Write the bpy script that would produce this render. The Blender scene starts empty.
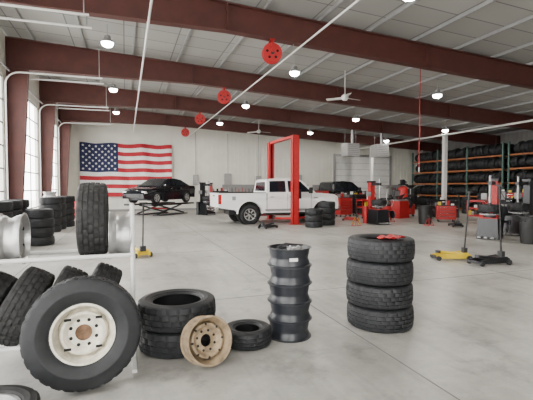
import bpy, math, random
from mathutils import Vector, Matrix
from mathutils.geometry import tessellate_polygon
random.seed(7)
S=bpy.context.scene
# ---------------------------------------------------------------- materials
def mat(name,col,rough=.6,metal=0,var=0.0,scale=8,emit=0,bump=0,bscale=40,spec=None,alpha=None):
    m=bpy.data.materials.new(name); m.use_nodes=True
    nt=m.node_tree; b=nt.nodes['Principled BSDF']
    c=(col[0],col[1],col[2],1)
    b.inputs['Base Color'].default_value=c
    b.inputs['Roughness'].default_value=rough
    b.inputs['Metallic'].default_value=metal
    if spec is not None: b.inputs['Specular IOR Level'].default_value=spec
    tc=nt.nodes.new('ShaderNodeTexCoord')
    if var>0:
        n=nt.nodes.new('ShaderNodeTexNoise'); n.inputs['Scale'].default_value=scale; n.inputs['Detail'].default_value=6
        nt.links.new(tc.outputs['Object'],n.inputs['Vector'])
        r=nt.nodes.new('ShaderNodeMapRange'); r.inputs['From Min'].default_value=.3; r.inputs['From Max'].default_value=.7
        r.inputs['To Min'].default_value=1-var; r.inputs['To Max'].default_value=1+var
        nt.links.new(n.outputs['Fac'],r.inputs['Value'])
        mx=nt.nodes.new('ShaderNodeMix'); mx.data_type='RGBA'; mx.blend_type='MULTIPLY'; mx.inputs[0].default_value=1
        mx.inputs[6].default_value=c
        nt.links.new(r.outputs['Result'],mx.inputs[7]); nt.links.new(mx.outputs[2],b.inputs['Base Color'])
    if bump>0:
        n2=nt.nodes.new('ShaderNodeTexNoise'); n2.inputs['Scale'].default_value=bscale
        nt.links.new(tc.outputs['Object'],n2.inputs['Vector'])
        bp=nt.nodes.new('ShaderNodeBump'); bp.inputs['Strength'].default_value=bump; bp.inputs['Distance'].default_value=.01
        nt.links.new(n2.outputs['Fac'],bp.inputs['Height']); nt.links.new(bp.outputs['Normal'],b.inputs['Normal'])
    if emit>0:
        b.inputs['Emission Color'].default_value=c; b.inputs['Emission Strength'].default_value=emit
    return m
M={}
M['rubber']=mat('rubber',(.012,.013,.015),.55,0,.25,14,bump=.15,spec=.4)
M['rubber2']=mat('rubber_dusty',(.018,.018,.018),.7,0,.35,9,bump=.15,spec=.35)
M['black']=mat('black_paint',(.008,.009,.012),.3,.0,.2,12)
M['wheelblk']=mat('black_wheel_enamel',(.014,.016,.021),.34,.0,.3,12)
M['blackp']=mat('black_plastic',(.012,.012,.012),.5,0,.2,10)
M['dark']=mat('dark_steel',(.05,.05,.055),.5,.5,.2,10)
M['whiterim']=mat('aged_white_enamel',(.66,.62,.52),.5,0,.22,18)
M['tanrim']=mat('rusty_tan_enamel',(.30,.225,.14),.6,.1,.40,16)
M['rust']=mat('rust',(.16,.09,.05),.85,0,.4,30)
M['silver']=mat('silver_alloy',(.50,.50,.50),.35,.75,.12,10)
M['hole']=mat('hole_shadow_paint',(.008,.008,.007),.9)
M['maroon']=mat('red_oxide_steel',(.080,.021,.016),.6,0,.15,3)
M['white']=mat('white_paint',(.72,.72,.70),.5,0,.06,5)
M['frame']=mat('door_frame_aluminium',(.24,.24,.23),.5,.3,.06,5)
M['pipe']=mat('white_pipe_paint',(.68,.68,.66),.45,0,.06,5)
M['galv']=mat('galvanized',(.42,.42,.42),.4,.6,.12,12)
M['wall']=mat('white_ribbed_metal',(.74,.73,.66),.55,0,.05,1.5)
M['wallr']=mat('shaded_wall_dark',(.22,.21,.20),.7,0,.08,2)  # right wall's shade put into a darker base colour; roof sheet shares it
M['red']=mat('red_enamel',(.42,.014,.016),.4,0,.12,8)
M['orange']=mat('orange_rack_paint',(.30,.10,.03),.5,0,.1,8)
M['green']=mat('green_rack_paint',(.07,.13,.11),.5,0,.1,8)
M['yellow']=mat('yellow_enamel',(.65,.46,.02),.4,0,.12,8)
M['carwhite']=mat('truck_white',(.84,.84,.84),.22,0,.03,3)
M['carblack']=mat('sedan_black',(.008,.009,.012),.15,0,.05,3)
M['glass']=mat('dark_window',(.012,.015,.02),.08,0,.1,3)
M['chrome']=mat('chrome',(.7,.7,.7),.15,.95,.05,5)
M['tail']=mat('tail_lamp',(.4,.01,.01),.25,0,.1,20)
M['headl']=mat('head_lamp',(.7,.7,.68),.15,0,.05,20)
M['fred']=mat('flag_red',(.40,.014,.028),.8,0,.08,4)
M['fwhite']=mat('flag_white',(.74,.73,.72),.8,0,.04,4)
M['fblue']=mat('flag_blue',(.010,.016,.07),.8,0,.08,4)
M['joint']=mat('floor_joint',(.15,.145,.14),.9,0,.2,4)
M['lamp']=mat('led_lens',(1,.98,.93),.5,emit=60)
M['label']=mat('paper_label',(.7,.7,.68),.6,0,.05,20)
M['grey']=mat('grey_panel',(.26,.26,.26),.5,0,.1,6)
M['purlin']=mat('purlin_steel',(.30,.30,.30),.5,.1,.1,6)
M['asph']=mat('outside_concrete',(.6,.59,.57),.9,0,.15,1)
def glazing():
    m=bpy.data.materials.new('door_glazing'); m.use_nodes=True; nt=m.node_tree; nt.nodes.clear()
    o=nt.nodes.new('ShaderNodeOutputMaterial'); mx=nt.nodes.new('ShaderNodeMixShader')
    t=nt.nodes.new('ShaderNodeBsdfTransparent'); g=nt.nodes.new('ShaderNodeBsdfGlossy'); g.inputs['Roughness'].default_value=.05
    mx.inputs[0].default_value=.05
    nt.links.new(t.outputs[0],mx.inputs[1]); nt.links.new(g.outputs[0],mx.inputs[2]); nt.links.new(mx.outputs[0],o.inputs[0])
    return m
M['glaz']=glazing()
def concrete():
    m=bpy.data.materials.new('polished_concrete'); m.use_nodes=True; nt=m.node_tree; b=nt.nodes['Principled BSDF']
    tc=nt.nodes.new('ShaderNodeTexCoord')
    def noise(sc,det,ro=.6,st=(1,1,1),off=(0,0,0)):
        n=nt.nodes.new('ShaderNodeTexNoise'); n.inputs['Scale'].default_value=sc; n.inputs['Detail'].default_value=det; n.inputs['Roughness'].default_value=ro
        mp=nt.nodes.new('ShaderNodeMapping'); mp.inputs['Scale'].default_value=st; mp.inputs['Location'].default_value=off
        nt.links.new(tc.outputs['Object'],mp.inputs[0]); nt.links.new(mp.outputs[0],n.inputs['Vector']); return n
    def rng(n,a,b_,c,d):
        r=nt.nodes.new('ShaderNodeMapRange'); r.inputs['From Min'].default_value=a; r.inputs['From Max'].default_value=b_; r.inputs['To Min'].default_value=c; r.inputs['To Max'].default_value=d
        nt.links.new(n.outputs['Fac'],r.inputs['Value']); return r
    def mul(a,b_):
        mx=nt.nodes.new('ShaderNodeMix'); mx.data_type='RGBA'; mx.blend_type='MULTIPLY'; mx.inputs[0].default_value=1
        nt.links.new(a,mx.inputs[6]); nt.links.new(b_,mx.inputs[7]); return mx.outputs[2]
    n=noise(.55,9)
    r=nt.nodes.new('ShaderNodeValToRGB'); r.color_ramp.elements[0].position=.35; r.color_ramp.elements[0].color=(.28,.272,.25,1)
    r.color_ramp.elements[1].position=.62; r.color_ramp.elements[1].color=(.43,.422,.39,1)
    nt.links.new(n.outputs['Fac'],r.inputs[0])
    c=mul(r.outputs[0],rng(noise(6,9,.7),.3,.7,.84,1.12).outputs['Result'])
    c=mul(c,rng(noise(1.5,10,.72,off=(3,5,0)),.54,.66,1.0,.66).outputs['Result'])
    c=mul(c,rng(noise(.9,7,.6,(4,.35,1)),.52,.64,1.0,.82).outputs['Result'])
    nt.links.new(c,b.inputs['Base Color'])
    nt.links.new(rng(n,.2,.8,.24,.46).outputs['Result'],b.inputs['Roughness'])
    return m
M['floor']=concrete()
def ceilm():
    m=bpy.data.materials.new('ceiling_insulation'); m.use_nodes=True; nt=m.node_tree; b=nt.nodes['Principled BSDF']
    tc=nt.nodes.new('ShaderNodeTexCoord')
    br=nt.nodes.new('ShaderNodeTexBrick'); br.offset=0; br.inputs['Scale'].default_value=1
    br.inputs['Brick Width'].default_value=1.6; br.inputs['Row Height'].default_value=.9; br.inputs['Mortar Size'].default_value=.018
    br.inputs['Color1'].default_value=(.36,.36,.34,1); br.inputs['Color2'].default_value=(.31,.31,.295,1); br.inputs['Mortar'].default_value=(.13,.13,.13,1)
    nt.links.new(tc.outputs['Object'],br.inputs['Vector']); nt.links.new(br.outputs['Color'],b.inputs['Base Color'])
    b.inputs['Roughness'].default_value=.6
    return m
M['ceil']=ceilm()
# ---------------------------------------------------------------- mesh builder
class MB:
    def __init__(s): s.v=[];s.f=[];s.mi=[];s.ms=[]
    def slot(s,m):
        m=M[m]
        if m not in s.ms: s.ms.append(m)
        return s.ms.index(m)
    def add(s,vs,fs,m,T=None):
        k=len(s.v); i=s.slot(m)
        for v in vs:
            v=Vector(v)
            s.v.append(T@v if T else v)
        for f in fs: s.f.append([a+k for a in f]); s.mi.append(i)
        return s
    def box(s,c,d,m,T=None,top=None):
        x,y,z=c; a,b,h=d[0]/2,d[1]/2,d[2]/2; t=top or 1
        vs=[(x-a,y-b,z-h),(x+a,y-b,z-h),(x+a,y+b,z-h),(x-a,y+b,z-h),(x-a*t,y-b*t,z+h),(x+a*t,y-b*t,z+h),(x+a*t,y+b*t,z+h),(x-a*t,y+b*t,z+h)]
        return s.add(vs,[(0,3,2,1),(4,5,6,7),(0,1,5,4),(1,2,6,5),(2,3,7,6),(3,0,4,7)],m,T)
    def bx(s,lo,hi,m,T=None):
        return s.box([(lo[i]+hi[i])/2 for i in range(3)],[hi[i]-lo[i] for i in range(3)],m,T)
    def cyl(s,p0,p1,r,m,r1=None,n=14,T=None):
        p0=Vector(p0);p1=Vector(p1); r1=r if r1 is None else r1
        q=(p1-p0).to_track_quat('Z','Y').to_matrix(); vs=[]
        for p,rr in((p0,r),(p1,r1)):
            for i in range(n):
                a=2*math.pi*i/n; vs.append(p+q@Vector((rr*math.cos(a),rr*math.sin(a),0)))
        fs=[(i,(i+1)%n,n+(i+1)%n,n+i) for i in range(n)]+[tuple(range(n-1,-1,-1)),tuple(range(n,2*n))]
        return s.add(vs,fs,m,T)
    def tube(s,pts,r,m,n=8,T=None):
        pts=[Vector(p) for p in pts]; vs=[];fs=[]
        for k,p in enumerate(pts):
            d=(pts[min(k+1,len(pts)-1)]-pts[max(k-1,0)]).normalized()
            q=d.to_track_quat('Z','Y').to_matrix()
            for i in range(n):
                a=2*math.pi*i/n; vs.append(p+q@Vector((r*math.cos(a),r*math.sin(a),0)))
        for k in range(len(pts)-1):
            a0=vs[k*n]; best=min(range(n),key=lambda j:(vs[(k+1)*n+j]-a0-(pts[k+1]-pts[k])).length)
            ring=vs[(k+1)*n:(k+2)*n]; ring=ring[best:]+ring[:best]; vs[(k+1)*n:(k+2)*n]=ring
            for i in range(n): fs.append((k*n+i,k*n+(i+1)%n,(k+1)*n+(i+1)%n,(k+1)*n+i))
        fs.append(tuple(range(n-1,-1,-1))); fs.append(tuple(range((len(pts)-1)*n,len(pts)*n)))
        return s.add(vs,fs,m,T)
    def lathe(s,prof,m,n=48,T=None,closed=False,rf=None):
        vs=[];fs=[];k=len(prof)
        for i in range(n):
            a=2*math.pi*i/n
            for j,(r,z) in enumerate(prof):
                if rf: r=rf(i,j,r)
                vs.append((r*math.cos(a),r*math.sin(a),z))
        for i in range(n):
            i2=(i+1)%n
            for j in range(k if closed else k-1):
                j2=(j+1)%k; fs.append((i*k+j,i2*k+j,i2*k+j2,i*k+j2))
        return s.add(vs,fs,m,T)
    def prism(s,poly,m,T=None):
        n=len(poly); vs=[(x,-h,z) for x,z,h in poly]+[(x,h,z) for x,z,h in poly]
        tr=tessellate_polygon([[Vector((x,z,0)) for x,z,h in poly]])
        fs=[tuple(t) for t in tr]+[tuple(n+i for i in reversed(t)) for t in tr]
        fs+=[(i,(i+1)%n,n+(i+1)%n,n+i) for i in range(n)]
        return s.add(vs,fs,m,T)
    def mesh(s,name,ang=32):
        me=bpy.data.meshes.new(name); me.from_pydata([tuple(v) for v in s.v],[],s.f)
        for m in s.ms: me.materials.append(m)
        me.polygons.foreach_set('material_index',s.mi)
        me.polygons.foreach_set('use_smooth',[True]*len(s.f))
        import bmesh
        b=bmesh.new(); b.from_mesh(me); bmesh.ops.recalc_face_normals(b,faces=b.faces); b.to_mesh(me); b.free()
        me.set_sharp_from_angle(angle=math.radians(ang)); me.update()
        return me
    def obj(s,name,loc=(0,0,0),rot=(0,0,0),parent=None,bevel=0):
        return put(s.mesh(name),name,loc,rot,parent,bevel)
def put(me,name,loc=(0,0,0),rot=(0,0,0),parent=None,bevel=0):
    o=bpy.data.objects.new(name,me); S.collection.objects.link(o); o.location=loc; o.rotation_euler=rot
    if parent: o.parent=parent
    if bevel:
        b=o.modifiers.new('bevel','BEVEL'); b.width=bevel; b.segments=2; b.limit_method='ANGLE'
    return o
def empty(name,loc,rot=(0,0,0)):
    e=bpy.data.objects.new(name,None); S.collection.objects.link(e); e.location=loc; e.rotation_euler=rot; e.empty_display_size=.2; return e
R=math.radians
# ---------------------------------------------------------------- tires and wheels
def tire(mb,Ro,ri,w,n=100,ribs=5,rub='rubber',detail=True,T=None,tilt=2):
    H=Ro-ri; hw=w/2
    side=[(ri,-.36*w),(ri+.012,-.41*w),(ri+.02,-.405*w),(ri+.22*H,-.47*w),(ri+.45*H,-.5*w),(ri+.47*H,-.507*w),(ri+.52*H,-.507*w),(ri+.54*H,-.5*w),(ri+.78*H,-.485*w),(Ro-.022,-.455*w)]
    prof=list(side); flags=[None]*len(side)
    if detail:
        span=.84*w; g=.010; rw=(span-g*(ribs-1))/ribs
        z=-span/2
        for k in range(ribs):
            c=lambda zz:Ro-.014*(zz/hw)**2
            z2=z+rw
            if k>0: prof.append((c(z)-.010,z)); flags.append(None)
            else: prof.append((Ro-.016,z-.004)); flags.append(k)
            prof.append((c(z),z+.0005)); flags.append(k); prof.append((c(z2),z2-.0005)); flags.append(k)
            if k<ribs-1: prof.append((c(z2)-.010,z2)); flags.append(None)
            else: prof.append((Ro-.016,z2+.004)); flags.append(k)
            z=z2+g
    else:
        for q in (-.42,-.2,0,.2,.42): prof.append((Ro-.014*(q*2)**2,q*w)); flags.append(None)
    prof+=[(r,-z) for r,z in reversed(side)]; flags+=[None]*len(side)
    prof+=[(ri+.01,.33*w),(ri+.4*H,.44*w),(Ro-.03,.36*w),(Ro-.03,-.36*w),(ri+.4*H,-.44*w),(ri+.01,-.33*w)]; flags+=[None]*6
    def rf(i,j,r):
        k=flags[j]
        if k is None: return r
        per=5 if k in(0,ribs-1) else 4
        if (i+k*tilt)%per==0: return r-.009
        return r
    mb.lathe(prof,rub,n,T,True,rf)
def rim(mb,r,w,mt,discmt=None,disc=.15,hub=.06,holes=8,hr=.014,pcd=.09,vents=0,n=56,T=None,lip=.012,hubmt=None,drop=.032,vr=.017):
    h=w/2; d_=drop
    prof=[(r+lip,-h),(r+lip,-h+.006),(r,-h+.012),(r-.004,-h+.03),(r-.010*d_/.032,-h+.045),(r-d_,-h+.065),(r-d_,h-.10),(r-.012*d_/.032,h-.06),(r-.004,h-.035),(r,h-.012),(r+lip,h-.006),(r+lip,h),
          (r-.006,h),(r-.012,h-.03),(r-.022,h-.06),(r-.038,h-.10),(r-.038,-h+.075),(r-.018,-h+.045),(r-.010,-h+.02),(r-.006,-h)]
    mb.lathe(prof,mt,n,T,True)
    d=discmt or mt; z=disc*w
    p=[(r-.034,z-.05),(r-.05,z-.012),(r*.74,z+.016),(r*.66,z+.020),(r*.56,z+.0),(r*.5,z-.02),(hub+.03,z-.022),(hub+.012,z-.018),(hub,z-.012),(hub,z-.04),(r*.5,z-.03),(r*.66,z+.012),(r-.05,z-.03),(r-.036,z-.06)]
    mb.lathe(p,d,n,T,True)
    for i in range(holes):
        a=2*math.pi*(i+.5)/holes; x,y=pcd*math.cos(a),pcd*math.sin(a)
        mb.cyl((x,y,z-.045),(x,y,z-.0185),hr,'hole',n=10,T=T)
    for i in range(vents):
        a=2*math.pi*i/vents; q=r*.70; x,y=q*math.cos(a),q*math.sin(a)
        mb.cyl((x,y,z-.02),(x,y,z+.0205),vr,'hole',n=12,T=T)
    if hubmt: mb.lathe([(hub,z-.03),(hub*.5,z-.035),(.001,z-.035)],hubmt,24,T)
def tmesh(name,*a,**k):
    mb=MB(); tire(mb,*a,**k); return mb.mesh(name,28)
T_std=tmesh('tire_mesh_a',.38,.215,.250,ribs=5)
T_atl=tmesh('tire_mesh_b',.385,.235,.245,ribs=4,tilt=1)
T_sm=tmesh('tire_mesh_small',.255,.125,.17,n=64,ribs=4,tilt=1)
T_rack=tmesh('tire_mesh_rack',.345,.20,.245,ribs=5,rub='rubber2')
T_rack2=tmesh('tire_mesh_rack_b',.335,.20,.235,ribs=4,rub='rubber2',tilt=1)
T_far=tmesh('tire_mesh_far',.355,.20,.245,n=48,ribs=4)
for i in range(4):
    put(T_std,'tire',(2.80+random.uniform(-.012,.012),3.95+random.uniform(-.012,.012),.1275+i*.2565),(0,0,random.random()*6))
mb=MB(); vs=[];
for i in range(9):
    for j in range(7): vs.append(((i-4)*.034,(j-3)*.03,.012*math.sin(i*1.3+j*.8)+.008*math.cos(j*2.1)))
mb.add(vs,[(i*7+j,(i+1)*7+j,(i+1)*7+j+1,i*7+j+1) for i in range(8) for j in range(6)],'red')
o=mb.obj('shop_rag',(2.76,3.69,1.050),(0,0,.3))
sm=o.modifiers.new('thick','SOLIDIFY'); sm.thickness=.004
put(T_atl,'tire',(.482,4.08,.1245),(0,0,.4)); put(T_atl,'tire',(.475,4.05,.3755),(0,0,2))
put(T_sm,'tire',(1.165,3.90,.088),(0,0,.3))
# black steel wheels stack
mb=MB(); rim(mb,.220,.190,'wheelblk',disc=.25,holes=8,hr=.011,pcd=.085,vents=0,drop=.017,lip=.018); RS=mb.mesh('steel_wheel_mesh')
for i in range(5): put(RS,'steel_wheel',(1.660+(.005 if i%2 else -.005),3.96,.096+i*.1925),(0,0,i*1.1))
mb=MB(); vs=[]
for i in range(6):
    a=R(-112+i*5)
    for z in(-.026,.026): vs.append((.2045*math.cos(a),.2045*math.sin(a),z))
mb.add(vs,[(i*2,i*2+2,i*2+3,i*2+1) for i in range(5)],'label'); mb.obj('paper_label',(1.655,3.96,.858))
mb=MB()
for k in range(5):
    a=k*1.3; mb.cyl((.07*math.cos(a),.07*math.sin(a),.0),(.07*math.cos(a+.4)+.05,.07*math.sin(a+.4),.02),.014,'galv',n=8)
mb.box((-.08,.02,.015),(.09,.04,.03),'dark'); mb.box((.02,-.09,.015),(.08,.05,.03),'galv')
mb.tube([(-.16,-.05,.03),(-.05,.0,.06),(.08,.05,.035),(.17,.03,.03)],.011,'dark')
mb.obj('wheel_hardware_pile',(1.660,3.96,.935),bevel=.003)
# tan wheel leaning on the double stack
mb=MB(); rim(mb,.205,.165,'tanrim',disc=.05,holes=8,hr=.012,pcd=.088,vents=8,hub=.055,vr=.011)
mb.obj('steel_wheel',(.672,3.54,.218),(R(74),R(0),R(14)))
# big mounted wheel leaning on rack
mb=MB(); tire(mb,.437,.222,.27,n=140,ribs=5)
rim(mb,.222,.19,'whiterim',disc=.18,holes=8,hr=.014,pcd=.10,vents=0,hub=.062,T=Matrix.Translation((0,0,.02)),hubmt='rust')
mb.lathe([(.070,.032),(.064,.040),(.058,.036),(.058,.0)],'rust',32)
for i in range(4):
    a=R(45+90*i); mb.box((.158*math.cos(a),.158*math.sin(a),.0755),(.05,.02,.004),'hole')
mb.obj('truck_wheel',(-.325,3.46,.450),(R(83),0,R(2)))
mb=MB(); tire(mb,.33,.2,.23,n=90,ribs=4,rub='rubber2'); rim(mb,.2,.19,'silver',disc=.3,holes=5,pcd=.06,vents=8,hub=.04)
mb.obj('car_wheel',(-.86,2.88,.118))
# ---------------------------------------------------------------- wheel rack (foreground)
mb=MB(); r=.02
X0,X1=-2.3,.055; YF,YB=3.84,4.24
for x in(X0,X1):
    mb.tube([(x,YF,0.005),(x,YF,1.44)],r,'pipe'); mb.tube([(x,YB,0.005),(x,YB,1.44)],r,'pipe')
    for z in(.24,.98,1.42): mb.tube([(x,YF,z),(x,YB,z)],r*.9,'pipe')
    mb.box((x,(YF+YB)/2-.08,.02),(.04,.8,.03),'pipe')
for z in(.24,.98):
    for y in(YF,YB): mb.tube([(X0,y,z),(X1,y,z)],r,'pipe')
mb.obj('wheel_rack')
ym=4.04
put(T_rack,'tire',(-.285,ym,1.300),(0,R(90),0))
mb=MB(); rim(mb,.215,.19,'silver',disc=.2,holes=5,pcd=.06,vents=6,hub=.035); SR=mb.mesh('alloy_wheel_mesh')
put(SR,'alloy_wheel',(-.055,ym,1.145),(0,R(90),0))
put(SR,'alloy_wheel',(-.94,ym,1.145),(0,R(90),0))
put(T_rack,'tire',(-1.26,ym,1.300),(0,R(90),0))
put(T_rack2,'tire',(-1.56,ym,1.290),(0,R(90),0))
for i in range(7):
    put(T_rack2 if i%2 else T_rack,'tire',(-.285-i*.292,ym,.545),(R(0),R(90+27),random.uniform(-.03,.03)))
# ---------------------------------------------------------------- room shell
XL,XR,YW,YS=-3.6,24.0,28.0,-6.0
zt=lambda x:6.5-.05*(x-XL)
mb=MB(); mb.bx((XL-.3,YS-.2,-.15),(XR+.3,YW+.3,0),'floor')
fl=mb.obj('floor')
mb=MB()
for x in(-1.9,2.35,6.6,10.85,15.1,19.35): mb.bx((x-.007,YS,.0),(x+.007,YW,.0012),'joint')
for y in(-3.2,1.2,5.55,9.9,14.3,18.6,23.0): mb.bx((XL,y-.007,.0),(XR,y+.007,.0013),'joint')
mb.obj('trim_1')
mb=MB(); mb.add([(XL-.2,YS,zt(XL)+.05),(XR+.2,YS,zt(XR)+.05),(XR+.2,YW+.2,zt(XR)+.05),(XL-.2,YW+.2,zt(XL)+.05)],[(0,1,2,3)],'ceil')
mb.add([(XL-.2,YS,zt(XL)+.2),(XR+.2,YS,zt(XR)+.2),(XR+.2,YW+.2,zt(XR)+.2),(XL-.2,YW+.2,zt(XL)+.2)],[(0,1,2,3)],'wallr')
mb.obj('ceiling')
mb=MB()
x=XL+.8
while x<XR:
    mb.bx((x-.03,YS,zt(x)-.05),(x+.03,YW,zt(x)+.04),'purlin'); x+=1.55
mb.obj('roof_purlins')
mb=MB(); mb.bx((XL-.2,YW,0),(XR+.2,YW+.15,6.6),'wall')
x=XL+.15
while x<XR:
    mb.box((x,YW-.012,3.2),(.06,.03,6.4),'wall'); x+=.32
for z in(2.2,4.6): mb.bx((XL,YW-.035,z-.02),(XR,YW,z+.02),'wall')
mb.obj('wall_back')
mb=MB(); mb.bx((XL,YW-.04,0),(XR,YW-.005,.14),'grey'); mb.obj('baseboard_back')
for x,w_,h_ in((4.6,.35,.7),(6.9,.5,.9),(9.2,.4,.6),(12.4,.5,.8)):
    mb=MB(); mb.box((x,YW-.11,2.1),(w_,.14,h_),'grey'); mb.box((x,YW-.185,2.1),(w_-.06,.01,h_-.06),'galv'); mb.tube([(x,YW-.08,2.1+h_/2),(x,YW-.08,5.4)],.022,'galv'); mb.obj('electrical_panel')
mb=MB(); mb.bx((15.6,YW-.10,0.01),(20.6,YW-.05,4.0),'white')
for k in range(1,8): mb.bx((15.6,YW-.105,k*.5-.012),(20.6,YW-.09,k*.5+.012),'grey')
for x in(15.5,20.7): mb.bx((x-.09,YW-.14,0.01),(x+.09,YW-.045,4.15),'galv')
mb.bx((15.4,YW-.14,4.02),(20.8,YW-.045,4.2),'galv'); mb.obj('door_1')
mb=MB(); mb.bx((XR,YS,0),(XR+.15,YW,5.4),'wallr')
y=YS+.2
while y<YW: mb.box((XR-.012,y,2.6),(.03,.06,5.1),'wallr'); y+=.32
mb.obj('wall_right')
mb=MB(); mb.bx((XL-.2,YS-.15,0),(-1.0,YS,6.6),'wall'); mb.bx((2.4,YS-.15,0),(XR+.2,YS,6.0),'wall'); mb.bx((-1.0,YS-.15,4.8),(2.4,YS,6.2),'wall')
mb.obj('wall_front')
# left wall with openings
FR=[-1.0,4.5,9.8,15.1,20.4,25.7]
mb=MB()
bays=[]
ys=[YS]+FR+[YW]
for a,b in zip(ys[:-1],ys[1:]):
    if b-a>4.5: bays.append((a+.4,b-.4))
edges=[YS]; 
for a,b in bays: edges+= [a,b]
edges.append(YW)
for k in range(0,len(edges),2):
    mb.bx((XL-.15,edges[k],0),(XL,edges[k+1],6.5),'wall')
for a,b in bays: mb.bx((XL-.15,a,5.1),(XL,b,6.5),'wall')
mb.obj('wall_left')
for n,(a,b) in enumerate(bays):
    mb=MB(); x=XL-.03; a+=.003; b-=.003
    zs=[0.02+k*5.06/7 for k in range(8)]
    yy=[a+k*(b-a)/3 for k in range(4)]
    for z in zs: mb.bx((x-.012,a,z-.03),(x+.012,b,z+.016),'frame')
    for y in yy: mb.bx((x-.012,max(a,y-.03),0.0),(x+.012,min(b,y+.03),5.09),'frame')
    mb.add([(x,a,0.1),(x,b,.1),(x,b,5.05),(x,a,5.05)],[(0,1,2,3)],'glaz')
    mb.obj('door_%d'%(n+2))
    mb=MB()
    for y in(a-.03,b+.03):
        pts=[(XL+.06,y,.02),(XL+.06,y,4.85)]
        for k in range(1,7):
            t=k/6*math.pi/2; pts.append((XL+.06+.4*(1-math.cos(t)),y,4.85+.4*math.sin(t)))
        pts+=[(XL+2.9,y,5.27)]
        mb.tube(pts,.026,'pipe',n=6)
        mb.tube([(XL+2.8,y,5.27),(XL+2.8,y,zt(XL+2.8))],.012,'galv',n=6)
    mb.tube([(XL+.2,a+.1,5.25),(XL+.2,b-.1,5.25)],.03,'galv',n=8)
    mb.obj('door_track')
mb=MB(); mb.bx((-40,-20,-.3),(XL-.31,60,-.16),'asph'); mb.obj('ground')
# frames
for fy in FR:
    mb=MB()
    b0,b1=.32,.62
    T=Matrix.Translation((0,fy,0))
    mb.prism([(XL+.02,0,.01),(XL+b0,0,.01),(XL+b1,5.45,.01),(XL+.02,5.45,.01)],'maroon',T)
    mb.prism([(XL+.02,0,.11),(XL+.04,0,.11),(XL+.04,6.4,.11),(XL+.02,6.4,.11)],'maroon',T)
    mb.prism([(XL+b0,0,.11),(XL+b0+.02,0,.11),(XL+b1+.02,5.45,.11),(XL+b1,5.45,.11)],'maroon',T)
    xs=[XL+.02,XL+.64,2.4,XR-.5]
    zb=lambda x: zt(x)-(1.05-.3*min(1,max(0,(x-XL-.64)/5.1)))
    top=[(x,zt(x)-.07) for x in xs]; bot=[(x,zb(x)) for x in xs]
    mb.prism([(x,z,.01) for x,z in top]+[(x,z,.01) for x,z in reversed(bot)],'maroon',T)
    mb.prism([(x,z,.12) for x,z in bot]+[(x,z+.02,.12) for x,z in reversed(bot)],'maroon',T)
    mb.prism([(x,z,.12) for x,z in top]+[(x,z-.02,.12) for x,z in reversed(top)],'maroon',T)
    for x in(2.4,8.5,14.5): mb.prism([(x-.02,zb(x),.12),(x+.02,zb(x),.12),(x+.02,zt(x)-.08,.12),(x-.02,zt(x)-.08,.12)],'maroon',T)
    mb.prism([(XR-.5,0,.11),(XR-.48,0,.11),(XR-.48,5.0,.11),(XR-.5,5.0,.11)],'maroon',T)
    mb.prism([(XR-.5,0,.01),(XR-.03,0,.01),(XR-.03,5.05,.01),(XR-.5,5.05,.01)],'maroon',T)
    mb.obj('steel_frame')
mb=MB(); mb.tube([(4.2,YS+.1,5.14),(4.2,YW-.06,5.14)],.022,'pipe')
for y in FR: mb.tube([(4.2,y,5.14),(4.2,y,zb(4.2)-.001)],.008,'galv',n=6)
mb.obj('air_line')
mb=MB(); mb.tube([(.5,YS+.1,5.12),(.5,YW-.06,5.12)],.026,'pipe')
for y in FR: mb.tube([(.5,y,5.12),(.5,y,zb(.5)-.001)],.008,'galv',n=6)
mb.obj('air_line')
# hose reels
mb0=MB()
ax=Matrix.Rotation(R(90),4,'X')
mb0.lathe([(.05,-.09),(.25,-.09),(.255,-.08),(.25,-.07),(.19,-.065),(.19,.065),(.25,.07),(.255,.08),(.25,.09),(.05,.09)],'red',28,ax)
mb0.lathe([(.19,-.05),(.215,-.03),(.21,0),(.215,.03),(.19,.05)],'blackp',24,ax)
mb0.cyl((0,-.12,0),(0,.12,0),.05,'dark'); mb0.bx((-.03,-.13,0),(.03,-.11,.33),'red'); mb0.bx((-.03,.11,0),(.03,.13,.33),'red'); mb0.bx((-.06,-.13,.31),(.06,.13,.34),'red')
for k in range(5):
    a=R(k*72+20); mb0.cyl((.14*math.cos(a),-.0915,.14*math.sin(a)),(.14*math.cos(a),-.088,.14*math.sin(a)),.035,'hole',n=12)
for yf in FR[2:]:
    z0=zb(3.6)-.345
    mb=MB(); mb.v=[Vector(v) for v in mb0.v]; mb.f=[list(f) for f in mb0.f]; mb.mi=list(mb0.mi); mb.ms=list(mb0.ms)
    mb.obj('hose_reel',(3.6,yf,z0),(0,0,R(-10)))
mb=MB(); mb.tube([(17.1,4,4.56),(17.1,27.9,4.56)],.05,'pipe')
for y in(11.0,18.1,25.3):
    mb.bx((17.0,y-.1,0),(17.2,y+.1,4.5),'pipe'); mb.box((17.1,y,.01),(.35,.35,.02),'galv')
mb.obj('support_post_line')
mb=MB(); pts=[(9.65+.01*math.sin(k*.7),11.4,5.7-k*.18) for k in range(20)]; mb.tube(pts,.013,'red',n=6); mb.cyl((9.65,11.4,2.28),(9.65,11.4,2.1),.022,'galv',n=8); mb.obj('air_hose')
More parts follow.
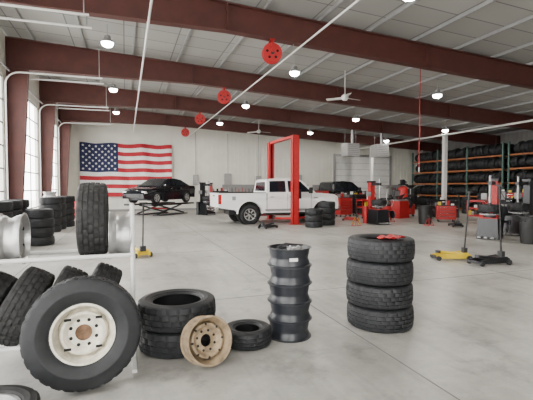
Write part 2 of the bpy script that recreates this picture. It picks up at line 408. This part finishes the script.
# high bay lights
for X in(-.45,5.4,11.4,17.3):
    for Y in(.9,6.7,12.5,18.3,23.8):
        z=zt(X)-.62
        e=empty('high_bay_light',(X,Y,z))
        mb=MB(); mb.cyl((0,0,.22),(0,0,.55),.012,'galv',n=6); mb.lathe([(.001,.22),(.09,.22),(.10,.16),(.10,.12),(.17,.08),(.18,.02),(.165,.02)],'grey',24)
        mb.obj('housing',parent=e)
        mb=MB(); mb.lathe([(.165,.02),(.155,-.03),(.12,-.07),(.06,-.095),(.001,-.10)],'lamp',24); mb.obj('lens',parent=e)
        l=bpy.data.lights.new('lamp','AREA'); l.shape='DISK'; l.size=.2; l.energy=(60 if Y<10 else 100); l.color=(1,.94,.85)
        lo=bpy.data.objects.new('lamp',l); S.collection.objects.link(lo); lo.parent=e; lo.location=(0,0,-.11)
def fan(loc,r):
    x,y,z=loc; mb=MB(); mb.cyl((0,0,.1),(0,0,zt(x)-z),.016,'white',n=8); mb.lathe([(.001,.12),(.07,.12),(.13,.06),(.13,-.02),(.08,-.09),(.001,-.09)],'white',20)
    for k in range(3):
        T=Matrix.Rotation(R(12+120*k),4,'Z')@Matrix.Rotation(R(14),4,'X'); mb.box((.1+r/2,0,0),(r,.15,.012),'white',T)
    mb.obj('ceiling_fan',loc)
fan((7.75,13.2,4.92),.62); fan((8.1,24.5,5.15),.75)
for x,y in((12.9,21.3),(15.0,21.3)):
    mb=MB(); mb.bx((-.42,-.35,-.38),(.42,.35,.38),'galv')
    for k in range(6): mb.box((0,-.36,-.28+k*.11),(.7,.03,.05),'grey')
    mb.cyl((0,.36,0),(0,.42,0),.3,'dark',n=20)
    for sx in(-.38,.38): mb.cyl((sx,0,.38),(sx,0,zt(x)-3.87),.012,'galv',n=6)
    mb.cyl((.2,.1,.38),(.2,.1,zt(x)-3.87),.09,'galv',n=14)
    mb.obj('unit_heater',(x,y,3.85),bevel=.01)
# ---------------------------------------------------------------- flag
FX0,FX1,FZ0,FZ1=-2.72,2.98,.98,4.46
def fpos(u,v,off=0):
    x=FX0+(FX1-FX0)*u; z=FZ0+(FZ1-FZ0)*v
    sag=-.07*math.sin(u*math.pi*3)**2*v
    y=YW-.16-.05*math.sin(u*19+v*2.2)-.03*math.sin(u*43+v*5)-off
    return (x,y,z+sag)
mb=MB(); NU,NV=75,39
vs=[fpos(i/NU,j/NV) for i in range(NU+1) for j in range(NV+1)]
fr,fw,fb=[],[],[]
for i in range(NU):
    for j in range(NV):
        f=(i*(NV+1)+j,(i+1)*(NV+1)+j,(i+1)*(NV+1)+j+1,i*(NV+1)+j+1); s=j//3
        if i<30 and s>=6: fb.append(f)
        elif s%2==0: fr.append(f)
        else: fw.append(f)
mb.v=[Vector(v) for v in vs]
for fs,m in((fr,'fred'),(fw,'fwhite'),(fb,'fblue')):
    k=mb.slot(m)
    for f in fs: mb.f.append(list(f)); mb.mi.append(k)
for row in range(9):
    n=6 if row%2==0 else 5
    for c in range(n):
        u0=.4*((2*c+1+(row%2))/12); v0=1-(7/13)*((row+1)/10)
        pts=[fpos(u0,v0,.02)]
        for k in range(10):
            rr=.09 if k%2==0 else .038; a=math.pi/2+k*math.pi/5
            pts.append(fpos(u0+rr*math.cos(a)/(FX1-FX0),v0+rr*math.sin(a)/(FZ1-FZ0),.02))
        mb.add(pts,[(0,1+k,1+(k+1)%10) for k in range(10)],'fwhite')
mb.obj('american_flag')
# ---------------------------------------------------------------- vehicles
def vwheel(mb,x,y,Ro,w,side,metal='silver',spokes=6):
    T=Matrix.Translation((x,y,Ro))@Matrix.Rotation(R(90*side),4,'X')
    ri=Ro*.6
    tire(mb,Ro,ri,w,n=40,ribs=4,T=T)
    mb.lathe([(ri+.008,w*.42),(ri-.01,w*.42),(ri-.03,w*.30),(ri-.05,0),(.001,0)],'dark',28,T)
    mb.lathe([(ri+.012,w*.40),(ri+.004,w*.45),(ri-.02,w*.43),(ri-.03,w*.3)],metal,32,T)
    mb.cyl((0,0,0),(0,0,w*.42),.06,metal,n=16,T=T)
    for k in range(spokes):
        T2=T@Matrix.Rotation(2*math.pi*k/spokes,4,'Z'); mb.box((ri*.5,0,w*.36),(ri*.92,.055,.03),metal,T2)
def arc(cx,cz,r,a0,a1,hw,n=10):
    return [(cx+r*math.cos(R(a0+(a1-a0)*k/n)),cz+r*math.sin(R(a0+(a1-a0)*k/n)),hw) for k in range(n+1)]
def quad(mb,pts,m): mb.add(pts,[(0,1,2,3)],m)
def pickup(loc,rot,col='carwhite'):
    e=empty('pickup_truck',loc,rot)
    mb=MB(); H=.97
    body=[(-2.82,.72,H),(-2.85,1.0,H+.01),(-2.85,1.34,H-.01),(-.74,1.34,H-.01),(1.45,1.33,H-.01),(1.9,1.33,H-.03),(2.6,1.27,H-.07),(2.78,1.17,H-.10),(2.83,.95,H-.10),(2.83,.62,H-.08),(2.53,.56,H)]
    body+=arc(2.0,.46,.53,8,172,H)[0:]
    body+=[(1.47,.48,H),(-.97,.48,H)]+arc(-1.5,.46,.53,8,172,H)+[(-2.03,.60,H)]
    mb.prism(body,col)
    hw=lambda z: .93-(z-1.33)/.64*.17
    cab=[(-.74,1.33,hw(1.33)),(-.68,1.88,hw(1.86)),(-.55,1.96,hw(1.97)),(.2,2.0,hw(1.98)),(.78,1.96,hw(1.97)),(.98,1.9,hw(1.9)),(1.66,1.34,hw(1.33))]
    mb.prism(cab,col)
    for s in(-1,1):
        def q(pts,m,o=.008): quad(mb,[(x,s*(hw(z)+o),z) for x,z in pts],m)
        q([(-.60,1.38),(.18,1.38),(.18,1.88),(-.56,1.86)],'glass')
        q([(.30,1.38),(1.42,1.38),(.92,1.85),(.30,1.88)],'glass')
        for x in(-.70,.24,1.40): mb.box((x,s*(H-.004),.93),(.012,.012,.80),'hole')
        mb.box((.35,s*(H-.004),.54),(2.1,.012,.012),'hole'); mb.box((-.735,s*(H-.006),1.0),(.02,.016,.66),'hole')
        for x in(-.50,.42): mb.box((x,s*(H+.01),1.17),(.18,.03,.035),'chrome')
        mb.box((1.30,s*(H+.15),1.45),(.12,.16,.26),'blackp'); mb.box((1.3,s*(H+.03),1.38),(.05,.14,.05),'blackp')
        mb.box((.3,s*(H+.02),.42),(2.2,.16,.05),'blackp')
        mb.box((.3,s*(H+.002),.60),(2.2,.02,.09),'grey')
        for cx in(2.0,-1.5):
            pa=arc(cx,.46,.53,0,180,0,14); pb=arc(cx,.46,.60,0,180,0,14)
            n=len(pa); vs=[(x,s*(H+.03),z) for x,z,_ in pa]+[(x,s*(H+.006),z) for x,z,_ in pb]+[(x,s*(H-.12),z) for x,z,_ in pa]
            fs=[(i,i+1,n+i+1,n+i) for i in range(n-1)]+[(i,i+1,2*n+i+1,2*n+i) for i in range(n-1)]
            mb.add(vs,fs,col)
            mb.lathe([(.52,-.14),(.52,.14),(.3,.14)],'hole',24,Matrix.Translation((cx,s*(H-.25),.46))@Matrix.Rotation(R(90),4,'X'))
        mb.box((-2.80,s*(H-.05),1.08),(.12,.13,.40),'tail'); mb.box((2.74,s*.76,1.02),(.14,.26,.24),'headl')
        mb.box((-2.2,s*(H+.003),1.12),(.16,.01,.16),'grey'); mb.box((1.62,s*(H+.003),1.12),(.22,.01,.05),'chrome')
        mb.box((-1.8,s*(H-.03),1.355),(2.08,.07,.03),'blackp')
    quad(mb,[(-.735,-.7,1.42),(-.735,.7,1.42),(-.70,.62,1.82),(-.70,-.62,1.82)],'glass')
    quad(mb,[(1.60,-.84,1.41),(1.60,.84,1.41),(1.06,.70,1.86),(1.06,-.70,1.86)],'glass')
    mb.box((-1.8,0,1.345),(2.0,1.72,.012),'blackp')
    mb.box((2.86,0,.62),(.16,1.9,.22),'chrome'); mb.box((-2.92,0,.66),(.16,1.84,.2),'chrome'); mb.box((2.83,0,1.0),(.05,1.15,.28),'blackp')
    for k in range(3): mb.box((2.86,0,.92+k*.09),(.03,1.12,.03),'chrome')
    mb.box((-2.86,0,1.22),(.02,.3,.06),'blackp'); mb.box((0,0,.50),(4.6,.9,.2),'dark'); mb.box((-1.5,0,.42),(.14,1.7,.14),'dark'); mb.box((2.0,0,.42),(.12,1.7,.12),'dark')
    mb.box((.25,0,1.99),(.3,.04,.02),'blackp')
    mb.obj('body',parent=e,bevel=.012)
    mb=MB()
    for x in(-1.5,2.0):
        for s in(-1,1): vwheel(mb,x,s*.85,.42,.28,(1 if s<0 else -1),'silver',7)
    mb.obj('wheels',parent=e)
    return e
def sedan(loc,rot,name='sedan'):
    e=empty(name,loc,rot); mb=MB(); H=.9
    body=[(-2.25,.5,H-.08),(-2.3,.85,H-.08),(-2.2,1.0,H-.06),(-1.6,1.03,H-.03),(.9,.97,H-.02),(1.7,.86,H-.04),(2.15,.72,H-.12),(2.3,.55,H-.18),(2.28,.3,H-.15),(1.85,.26,H)]
    body+=arc(1.4,.32,.38,0,180,H)+[(1.0,.22,H),(-.95,.22,H)]+arc(-1.35,.32,.38,0,180,H)+[(-2.2,.3,H-.05)]
    mb.prism(body,'carblack')
    hw=lambda z:.84-(z-1.0)/.45*.2
    mb.prism([(-1.75,1.0,hw(1.0)),(-1.0,1.36,hw(1.38)),(-.4,1.44,hw(1.45)),(.2,1.42,hw(1.44)),(1.05,.96,hw(.98))],'carblack')
    for s in(-1,1):
        def q(pts,m,o=.008): quad(mb,[(x,s*(hw(z)+o),z) for x,z in pts],m)
        q([(-1.35,1.04),(-.32,1.03),(-.34,1.37),(-.95,1.32)],'glass'); q([(-.25,1.03),(.82,1.0),(.2,1.35),(-.27,1.37)],'glass')
        for x in(-.9,-.28,.75): mb.box((x,s*(H-.012),.65),(.01,.02,.6),'hole')
        for x in(-.75,.1): mb.box((x,s*(H),.86),(.15,.03,.03),'chrome')
        mb.box((.78,s*(H+.06),1.03),(.12,.16,.1),'carblack'); mb.box((2.13,s*.66,.64),(.2,.24,.12),'headl'); mb.box((-2.25,s*.66,.84),(.08,.26,.12),'tail')
    quad(mb,[(1.0,-.76,1.0),(1.0,.76,1.0),(.27,.62,1.40),(.27,-.62,1.40)],'glass'); quad(mb,[(-1.66,-.74,1.06),(-1.66,.74,1.06),(-1.02,.62,1.37),(-1.02,-.62,1.37)],'glass')
    mb.box((2.28,0,.46),(.05,.9,.16),'blackp'); mb.box((0,0,.24),(3.6,1.2,.1),'dark'); mb.box((-2.3,0,.55),(.02,.5,.12),'label')
    mb.obj('body',parent=e,bevel=.015)
    mb=MB()
    for x in(-1.35,1.4):
        for s in(-1,1): vwheel(mb,x,s*.79,.33,.21,1 if s<0 else -1,'silver',5)
    mb.obj('wheels',parent=e); return e
pickup((6.5,17.3,0),(0,0,0))
pickup((13.6,24.5,0),(0,0,R(4)),'carblack')
# two-post lift
e=empty('two_post_lift',(6.85,17.3,0))
mb=MB()
for s in(-1,1):
    y=s*1.52
    mb.box((0,y,.01),(.5,.42,.02),'red'); mb.box((0,y+s*.13,1.9),(.28,.02,3.8),'red')
    for q in(-1,1): mb.box((q*.13,y,1.9),(.02,.28,3.8),'red'); mb.box((q*.09,y-s*.13,1.9),(.07,.015,3.8),'red')
    mb.box((0,y-s*.02,.62),(.20,.22,.7),'dark'); mb.box((0,y-s*.0,2.1),(.1,.05,3.4),'black')
    for q in(-1,1):
        mb.tube([(q*.1,y-s*.17,.24),(q*.75,y-s*.55,.24)],.05,'red',n=8); mb.cyl((q*.75,y-s*.55,.2),(q*.75,y-s*.55,.34),.06,'dark')
mb.box((.2,-1.52,1.3),(.12,.2,.4),'black')
mb.box((0,0,3.78),(.16,3.1,.10),'red')
mb.obj('posts',parent=e)
# sedan on scissor lift
sx,sy,sa=1.95,24.2,R(226)
e=empty('scissor_lift',(sx,sy,0),(0,0,sa)); mb=MB()
for s in(-1,1):
    mb.box((0,s*.72,.62),(3.9,.5,.09),'black'); mb.box((0,s*.72,.03),(2.6,.45,.06),'dark')
    for q in(-1,1):
        mb.tube([(-1.1*q,s*.72+q*.08,.08),(1.1*q,s*.72+q*.08,.57)],.05,'dark',n=6)
mb.cyl((0,-.6,.35),(0,.6,.35),.05,'red'); mb.obj('platform',parent=e)
sedan((sx,sy,.67),(0,0,sa))
# ---------------------------------------------------------------- shop equipment
def tire_changer(loc,rz,body='black',acc='red',wheel=True):
    e=empty('tire_changer',loc,(0,0,rz)); mb=MB()
    mb.box((0,0,.32),(.62,.8,.62),body,top=.86); mb.box((0,0,.645),(.5,.64,.03),acc)
    mb.cyl((0,-.05,.66),(0,-.05,.74),.16,'dark',n=20); mb.cyl((0,-.05,.74),(0,-.05,.77),.30,'galv',n=8)
    for k in range(4):
        T=Matrix.Translation((0,-.05,.785))@Matrix.Rotation(R(45+90*k),4,'Z'); mb.box((.24,0,.0),(.1,.08,.06),'dark',T)
    mb.box((0,.52,.9),(.22,.22,1.78),acc); mb.box((0,.52,1.83),(.28,.28,.08),body)
    mb.box((0,.22,1.72),(.11,.75,.11),body); mb.cyl((0,-.1,1.1),(0,-.1,1.95),.035,'galv',n=10); mb.box((0,-.12,1.08),(.07,.16,.06),'dark')
    mb.tube([(.28,.2,.5),(.52,.1,.55),(.58,-.3,.5)],.04,body); mb.lathe([(.001,0),(.17,0),(.18,.03),(.001,.05)],body,18,Matrix.Translation((.5,-.3,.42))@Matrix.Rotation(R(90),4,'Y'))
    for k in range(3): mb.box((-.18+k*.18,-.50,.07),(.09,.22,.03),'galv'); 
    mb.cyl((-.3,.5,.0),(-.3,.5,.75),.12,acc,n=16); mb.box((-.25,.35,1.3),(.16,.12,.2),'grey')
    mb.tube([(.1,.52,1.6),(.3,.6,1.2),(.25,.5,.6)],.012,'blackp')
    mb.obj('machine',parent=e,bevel=.012)
    if wheel:
        mb=MB(); T=Matrix.Translation((0,-.05,.94)); tire(mb,.33,.2,.23,n=48,ribs=4,T=T); rim(mb,.2,.18,'silver',holes=5,pcd=.06,hub=.035,T=T); mb.obj('mounted_wheel',parent=e)
def balancer(loc,rz,c='red'):
    e=empty('wheel_balancer',loc,(0,0,rz)); mb=MB()
    mb.box((0,0,.45),(.9,.55,.88),c,top=.92); mb.box((0,.05,.92),(.85,.5,.06),'grey'); mb.box((0,.2,1.25),(.5,.1,.38),'black'); mb.box((0,.145,1.27),(.4,.01,.28),'grey'); mb.box((0,.2,1.0),(.1,.08,.2),'dark')
    mb.cyl((.4,0,.75),(.85,0,.75),.025,'galv'); mb.cyl((.45,0,.75),(.52,0,.75),.11,'dark',n=20)
    vs=[];
    for x in(.45,.8):
        for a in range(10,171,16): vs.append((x,.42*math.cos(R(a)),.78+.46*math.sin(R(a))))
    n=len(vs)//2; mb.add(vs,[(i,i+1,n+i+1,n+i) for i in range(n-1)],'black')
    mb.obj('machine',parent=e,bevel=.01)
    mb=MB(); T=Matrix.Translation((.63,0,.75))@Matrix.Rotation(R(90),4,'Y'); tire(mb,.33,.2,.2,n=40,ribs=4,T=T); rim(mb,.2,.18,'silver',holes=5,pcd=.06,hub=.03,T=T); mb.obj('mounted_wheel',parent=e)
def toolcab(loc,rz,w=.9,h=1.0,d=.5,c='red'):
    mb=MB(); mb.box((0,0,.12+h/2),(w,d,h),c)
    n=int(h/.15); dh=(h-.08)/n
    for k in range(n):
        z=.16+dh*(k+.5); mb.box((0,-d/2-.008,z),(w-.08,.02,dh-.02),c); mb.box((0,-d/2-.03,z+dh*.28),(w-.16,.02,.018),'chrome')
    mb.box((0,0,.13+h),(w+.02,d+.02,.025),'blackp')
    for k in range(4):
        hh=.06+.16*random.random(); mb.box((-w/2+.12+k*(w-.24)/3,random.uniform(-.08,.08),.143+h+hh/2),(.12,.14,hh),random.choice(['black','dark','white','grey','yellow','red']))
    for a in(-1,1):
        for b in(-1,1): mb.cyl((a*(w/2-.08)-.02,b*(d/2-.07),.055),(a*(w/2-.08)+.02,b*(d/2-.07),.055),.053,'blackp',n=12); mb.box((a*(w/2-.08),b*(d/2-.07),.105),(.06,.05,.04),'galv')
    mb.tube([(w/2,-d/2+.05,h),(w/2+.06,-d/2+.05,h),(w/2+.06,d/2-.05,h),(w/2,d/2-.05,h)],.012,'chrome')
    return mb.obj('tool_cabinet',loc,(0,0,rz),bevel=.005)
def floorjack(loc,rz,c='yellow',hlen=1.35,lean=8):
    mb=MB()
    for s in(-1,1): mb.prism([(-.38,.04,.012),(.34,.04,.012),(.38,.10,.012),(.2,.13,.012),(-.3,.17,.012),(-.38,.12,.012)],c,Matrix.Translation((0,s*.14,0)))
    mb.box((-.2,0,.10),(.2,.24,.10),c); mb.box((.35,0,.06),(.06,.34,.05),'dark')
    for x,rr in((.33,.05),(-.33,.055)):
        for s in(-1,1): mb.cyl((x,s*.155,rr),(x,s*.20,rr),rr,'dark',n=14)
    mb.tube([(-.1,0,.13),(.28,0,.17)],.035,c); mb.cyl((.28,0,.15),(.28,0,.20),.06,'dark',n=14)
    mb.box((-.3,0,.2),(.08,.12,.12),'dark')
    t=R(lean); top=Vector((-.3-math.sin(t)*hlen,0,.2+math.cos(t)*hlen)); mb.tube([(-.3,0,.2),top],.017,'blackp'); mb.tube([Vector((-.3,0,.2)).lerp(top,.8),top],.025,'blackp')
    mb.box((top.x,0,top.z-.01),(.05,.18,.035),'blackp')
    return mb.obj('floor_jack',loc,(0,0,rz))
def bin_(loc,c='blackp',r=.28,h=.85,name='trash_bin'):
    mb=MB(); mb.lathe([(.001,.0),(r*.82,.0),(r*.86,.05),(r,h-.06),(r+.025,h-.05),(r+.03,h),(r,h),(r*.98,h-.05),(r*.8,.05),(.001,.05)],c,28)
    for s in(-1,1): mb.tube([(s*(r),-.08,h-.15),(s*(r+.06),-.06,h-.12),(s*(r+.06),.06,h-.12),(s*r,.08,h-.15)],.012,c)
    mb.obj(name,loc)
def drum(loc,c='black'):
    mb=MB(); p=[(.001,0),(.29,0),(.30,.02)]
    for k in(.3,.6): p+=[(.285,k-.03),(.30,k),(.285,k+.03)]
    p+=[(.285,.85),(.30,.88),(.28,.88),(.275,.865),(.001,.865)]
    mb.lathe(p,c,32); mb.cyl((.15,0,.865),(.15,0,.885),.03,'galv'); mb.obj('oil_drum',loc)
def bench(loc,rz,w=2.2):
    mb=MB(); mb.box((0,0,.9),(w,.7,.05),'grey'); mb.box((0,0,.25),(w-.1,.6,.03),'grey'); mb.box((0,.33,1.35),(w,.03,.85),'grey')
    for a in(-1,1):
        for b in(-1,1): mb.box((a*(w/2-.05),b*.3,.44),(.05,.05,.88),'dark')
    for k in range(9):
        x=-w/2+.2+k*(w-.4)/8; hh=.12+.2*random.random(); mb.box((x,random.uniform(-.15,.15),.925+hh/2),(.14,.16,hh),random.choice(['red','black','blackp','yellow','white','dark']))
        mb.box((x,.3,1.3+.15*random.random()),(.04,.02,.3),random.choice(['red','dark','galv']))
    for k in range(5): hh=.2+.15*random.random(); mb.box((-w/2+.3+k*(w-.6)/4,0,.265+hh/2),(.28,.35,hh),random.choice(['red','black','dark','grey']))
    mb.obj('workbench',loc,(0,0,rz))
def jackstand(loc,c='red'):
    mb=MB()
    for a in(-1,1):
        for b in(-1,1): mb.tube([(a*.13,b*.13,.012),(a*.03,b*.03,.30)],.012,c,n=6)
    mb.cyl((0,0,.2),(0,0,.42),.025,'dark'); mb.box((0,0,.43),(.12,.06,.03),'dark')
    for a in(-1,1): mb.box((a*.13,0,.02),(.03,.3,.02),c); 
    mb.obj('jack_stand',loc)
def airtank(loc,rz):
    mb=MB(); mb.lathe([(.001,.18),(.15,.2),(.26,.28),(.28,.38),(.28,1.45),(.25,1.56),(.14,1.64),(.001,1.66)],'red',28)
    for k in range(3): a=R(120*k); mb.box((.22*math.cos(a),.22*math.sin(a),.13),(.05,.05,.26),'red')
    mb.box((0,0,1.74),(.45,.35,.08),'black'); mb.cyl((-.12,0,1.78),(-.12,0,2.05),.09,'dark'); mb.cyl((.13,-.1,1.88),(.13,.15,1.88),.1,'grey'); mb.cyl((-.12,-.2,1.9),(-.12,-.16,1.9),.16,'black',n=20)
    mb.obj('air_compressor',loc,(0,0,rz))
def cart(loc,rz,c='red'):
    mb=MB()
    for z in(.2,.55,.9): mb.box((0,0,z),(.75,.45,.03),c); mb.box((0,-.22,z+.03),(.75,.015,.08),c); mb.box((0,.22,z+.03),(.75,.015,.08),c)
    for a in(-1,1):
        for b in(-1,1): mb.box((a*.36,b*.21,.52),(.03,.03,.84),c); mb.cyl((a*.36-.015,b*.21,.05),(a*.36+.015,b*.21,.05),.05,'blackp',n=12)
    for k in range(6):
        z=(.215,.565,.915)[k%3]; hh=.1+.18*random.random(); mb.box((-.25+.25*(k%3)+.1*(k//3),-.1+.2*(k//3),z+hh/2),(.14,.13,hh),random.choice(['black','dark','white','yellow','grey']))
    mb.tube([(.38,-.18,.9),(.5,-.18,1.0),(.5,.18,1.0),(.38,.18,.9)],.014,'chrome')
    mb.obj('parts_cart',loc,(0,0,rz))
def tool_lift(loc,rz,c='grey'):
    # oil drain: round funnel on a telescoping pole over a wheeled tank
    mb=MB(); mb.lathe([(.001,.12),(.22,.12),(.25,.16),(.25,.62),(.2,.68),(.001,.68)],'red',24); mb.cyl((0,0,.68),(0,0,1.55),.025,'galv')
    mb.lathe([(.03,1.5),(.28,1.68),(.29,1.70),(.27,1.70),(.03,1.53)],c,24)
    for k in range(4): a=R(90*k+45); mb.cyl((.2*math.cos(a)-.015,.2*math.sin(a),.06),(.2*math.cos(a)+.015,.2*math.sin(a),.06),.06,'blackp',n=12)
    mb.tube([(.24,0,.5),(.4,0,.9),(.42,0,1.0)],.014,'chrome'); mb.obj('oil_drain',loc,(0,0,rz))
floorjack((6.77,6.95,0),R(160),'yellow',1.3,4)
floorjack((7.1,6.25,0),R(175),'black',1.45,-3)
floorjack((.25,9.75,0),R(110),'yellow',1.05,3)
floorjack((5.2,14.6,0),R(30),'black',.9,60)
floorjack((12.6,12.7,0),R(60),'black',1.1,5); floorjack((10.1,16.6,0),R(140),'red',1.2,-5)
tire_changer((10.3,14.7,0),R(0),'black','red')
tire_changer((10.75,9.45,0),R(-60),'black','red'); tire_changer((12.3,9.7,0),R(-80),'black','black')
balancer((13.3,17.1,0),R(20)); balancer((13.2,11.2,0),R(-40),'black')
tire_changer((4.4,22.7,0),R(20),'black','black'); tire_changer((4.9,24.6,0),R(-20),'black','red')
bin_((12.2,14.0,0),'blackp',.30,.8); bin_((10.75,8.15,0),'blackp',.26,.78)
toolcab((12.6,21.6,0),R(10)); toolcab((12.4,19.6,0),R(5),1.1,1.05,.55,'black'); toolcab((8.8,24.5,0),0,1.2,1.1); toolcab((13.9,14.6,0),R(-35),.8,.62,.5)
toolcab((5.9,26.2,0),0,1.1,1.2,.5,'black'); toolcab((18.3,15.9,0),R(-40),1.0,.95,.5,'red'); toolcab((14.9,12.2,0),R(-50),1.0,1.0,.5,'black'); toolcab((11.3,22.4,0),0,1.2,1.25,.5,'red')
toolcab((17.6,14.2,0),R(-50),1.1,1.2,.5,'red'); toolcab((11.1,19.0,0),R(8),.8,.9,.5)
cart((11.6,17.7,0),R(10)); cart((14.8,16.2,0),R(-20),'black'); cart((15.9,14.8,0),R(-50)); cart((9.9,21.4,0),0,'black'); cart((13.9,19.0,0),R(10),'black')
airtank((16.0,20.3,0),0); airtank((14.3,10.2,0),R(-30))
tool_lift((11.9,16.3,0),0); tool_lift((14.6,17.9,0),1,'blackp'); tool_lift((15.4,13.3,0),2); tool_lift((9.3,22.9,0),0)
bench((11.5,27.1,0),0,3.0); bench((14.4,27.2,0),0,2.0); bench((7.6,27.2,0),0,2.4); bench((21.0,27.2,0),R(0),1.2)
drum((15.6,17.1,0),'black'); drum((16.3,16.6,0),'black'); drum((16.3,22.5,0),'grey'); drum((-2.3,22.9,0),'red'); drum((-2.2,24.2,0),'black')
jackstand((8.9,14.2,0)); jackstand((9.4,15.0,0),'yellow'); jackstand((11.4,15.3,0)); jackstand((11.8,13.3,0),'red')
bin_((9.6,19.6,0),'red',.25,.7); bin_((16.6,13.0,0),'blackp',.28,.8)
def stack(x,y,n,me=T_far,w=.248,rimtop=False):
    for i in range(n): put(me,'tire',(x+random.uniform(-.015,.015),y+random.uniform(-.015,.015),.125+i*w),(0,0,random.random()*6))
    if rimtop: put(SR,'alloy_wheel',(x,y,.1+n*w),(0,0,1))
stack(7.06,14.37,3); stack(7.98,15.0,4)
stack(-3.0,12.4,5); stack(-3.0,13.2,5); stack(-2.25,12.5,4); stack(-2.55,16.0,5,rimtop=True); stack(-2.5,16.9,5); stack(-3.0,11.5,5); stack(-2.3,17.9,5)
stack(19.6,12.6,5); stack(19.7,13.6,6); stack(19.6,11.7,6); stack(19.2,24.6,5); stack(19.3,23.5,6); stack(14.6,20.3,3); stack(19.4,17.5,5); stack(19.5,18.7,4)
# ---------------------------------------------------------------- pallet racks with tires (right)
def tire_rack(y0,y1,x0=21.4,x1=22.6):
    e=empty('tire_storage_rack',((x0+x1)/2,(y0+y1)/2,0)); cx,cy=e.location.x,e.location.y
    mb=MB(); levels=[.15,1.0,1.85,2.7,3.52]
    nb=max(1,round((y1-y0)/2.6))
    for k in range(nb+1):
        y=y0+(y1-y0)*k/nb-cy
        for x in(x0-cx,x1-cx): mb.box((x,y,2.15),(.09,.09,4.3),'green')
        for j in range(6): mb.tube([(x0-cx,y,.3+j*.6),(x1-cx,y,.3+j*.6+(.3 if j%2 else 0))],.018,'green',n=6)
    for z in levels:
        for x in(x0-cx,x1-cx): mb.box((x,0,z-.02),(.05,y1-y0,.09),'orange')
    mb.obj('frame',parent=e)
    mb=MB()
    for z in levels:
        for xx in(-.32,.32):
            y=y0-cy+.2
            while y<y1-cy-.2:
                Rr=random.choice([.30,.335,.36]); ww=random.choice([.21,.235])
                if abs(((y+cy-y0)%((y1-y0)/nb)))<.12: y+=.1
                T=Matrix.Translation((xx+random.uniform(-.04,.04),y,z+.035+Rr))@Matrix.Rotation(R(90),4,'X')
                tire(mb,Rr,.2,ww,n=20,detail=False,T=T); y+=ww+.012
    mb.obj('stored_tires',parent=e)
tire_rack(9.5,17.6); tire_rack(18.0,26.0)
# ---------------------------------------------------------------- world, camera
w=bpy.data.worlds.new('World'); S.world=w; w.use_nodes=True
bg=w.node_tree.nodes['Background']; bg.inputs[0].default_value=(1,.985,.96,1); bg.inputs[1].default_value=12.0
cam=bpy.data.cameras.new('camera'); co=bpy.data.objects.new('camera',cam); S.collection.objects.link(co)
cam.lens=27.0; cam.sensor_width=36; co.location=(0,0,1.6); co.rotation_euler=(R(90-1.86),0,R(-19.4)); cam.clip_end=300
S.camera=co
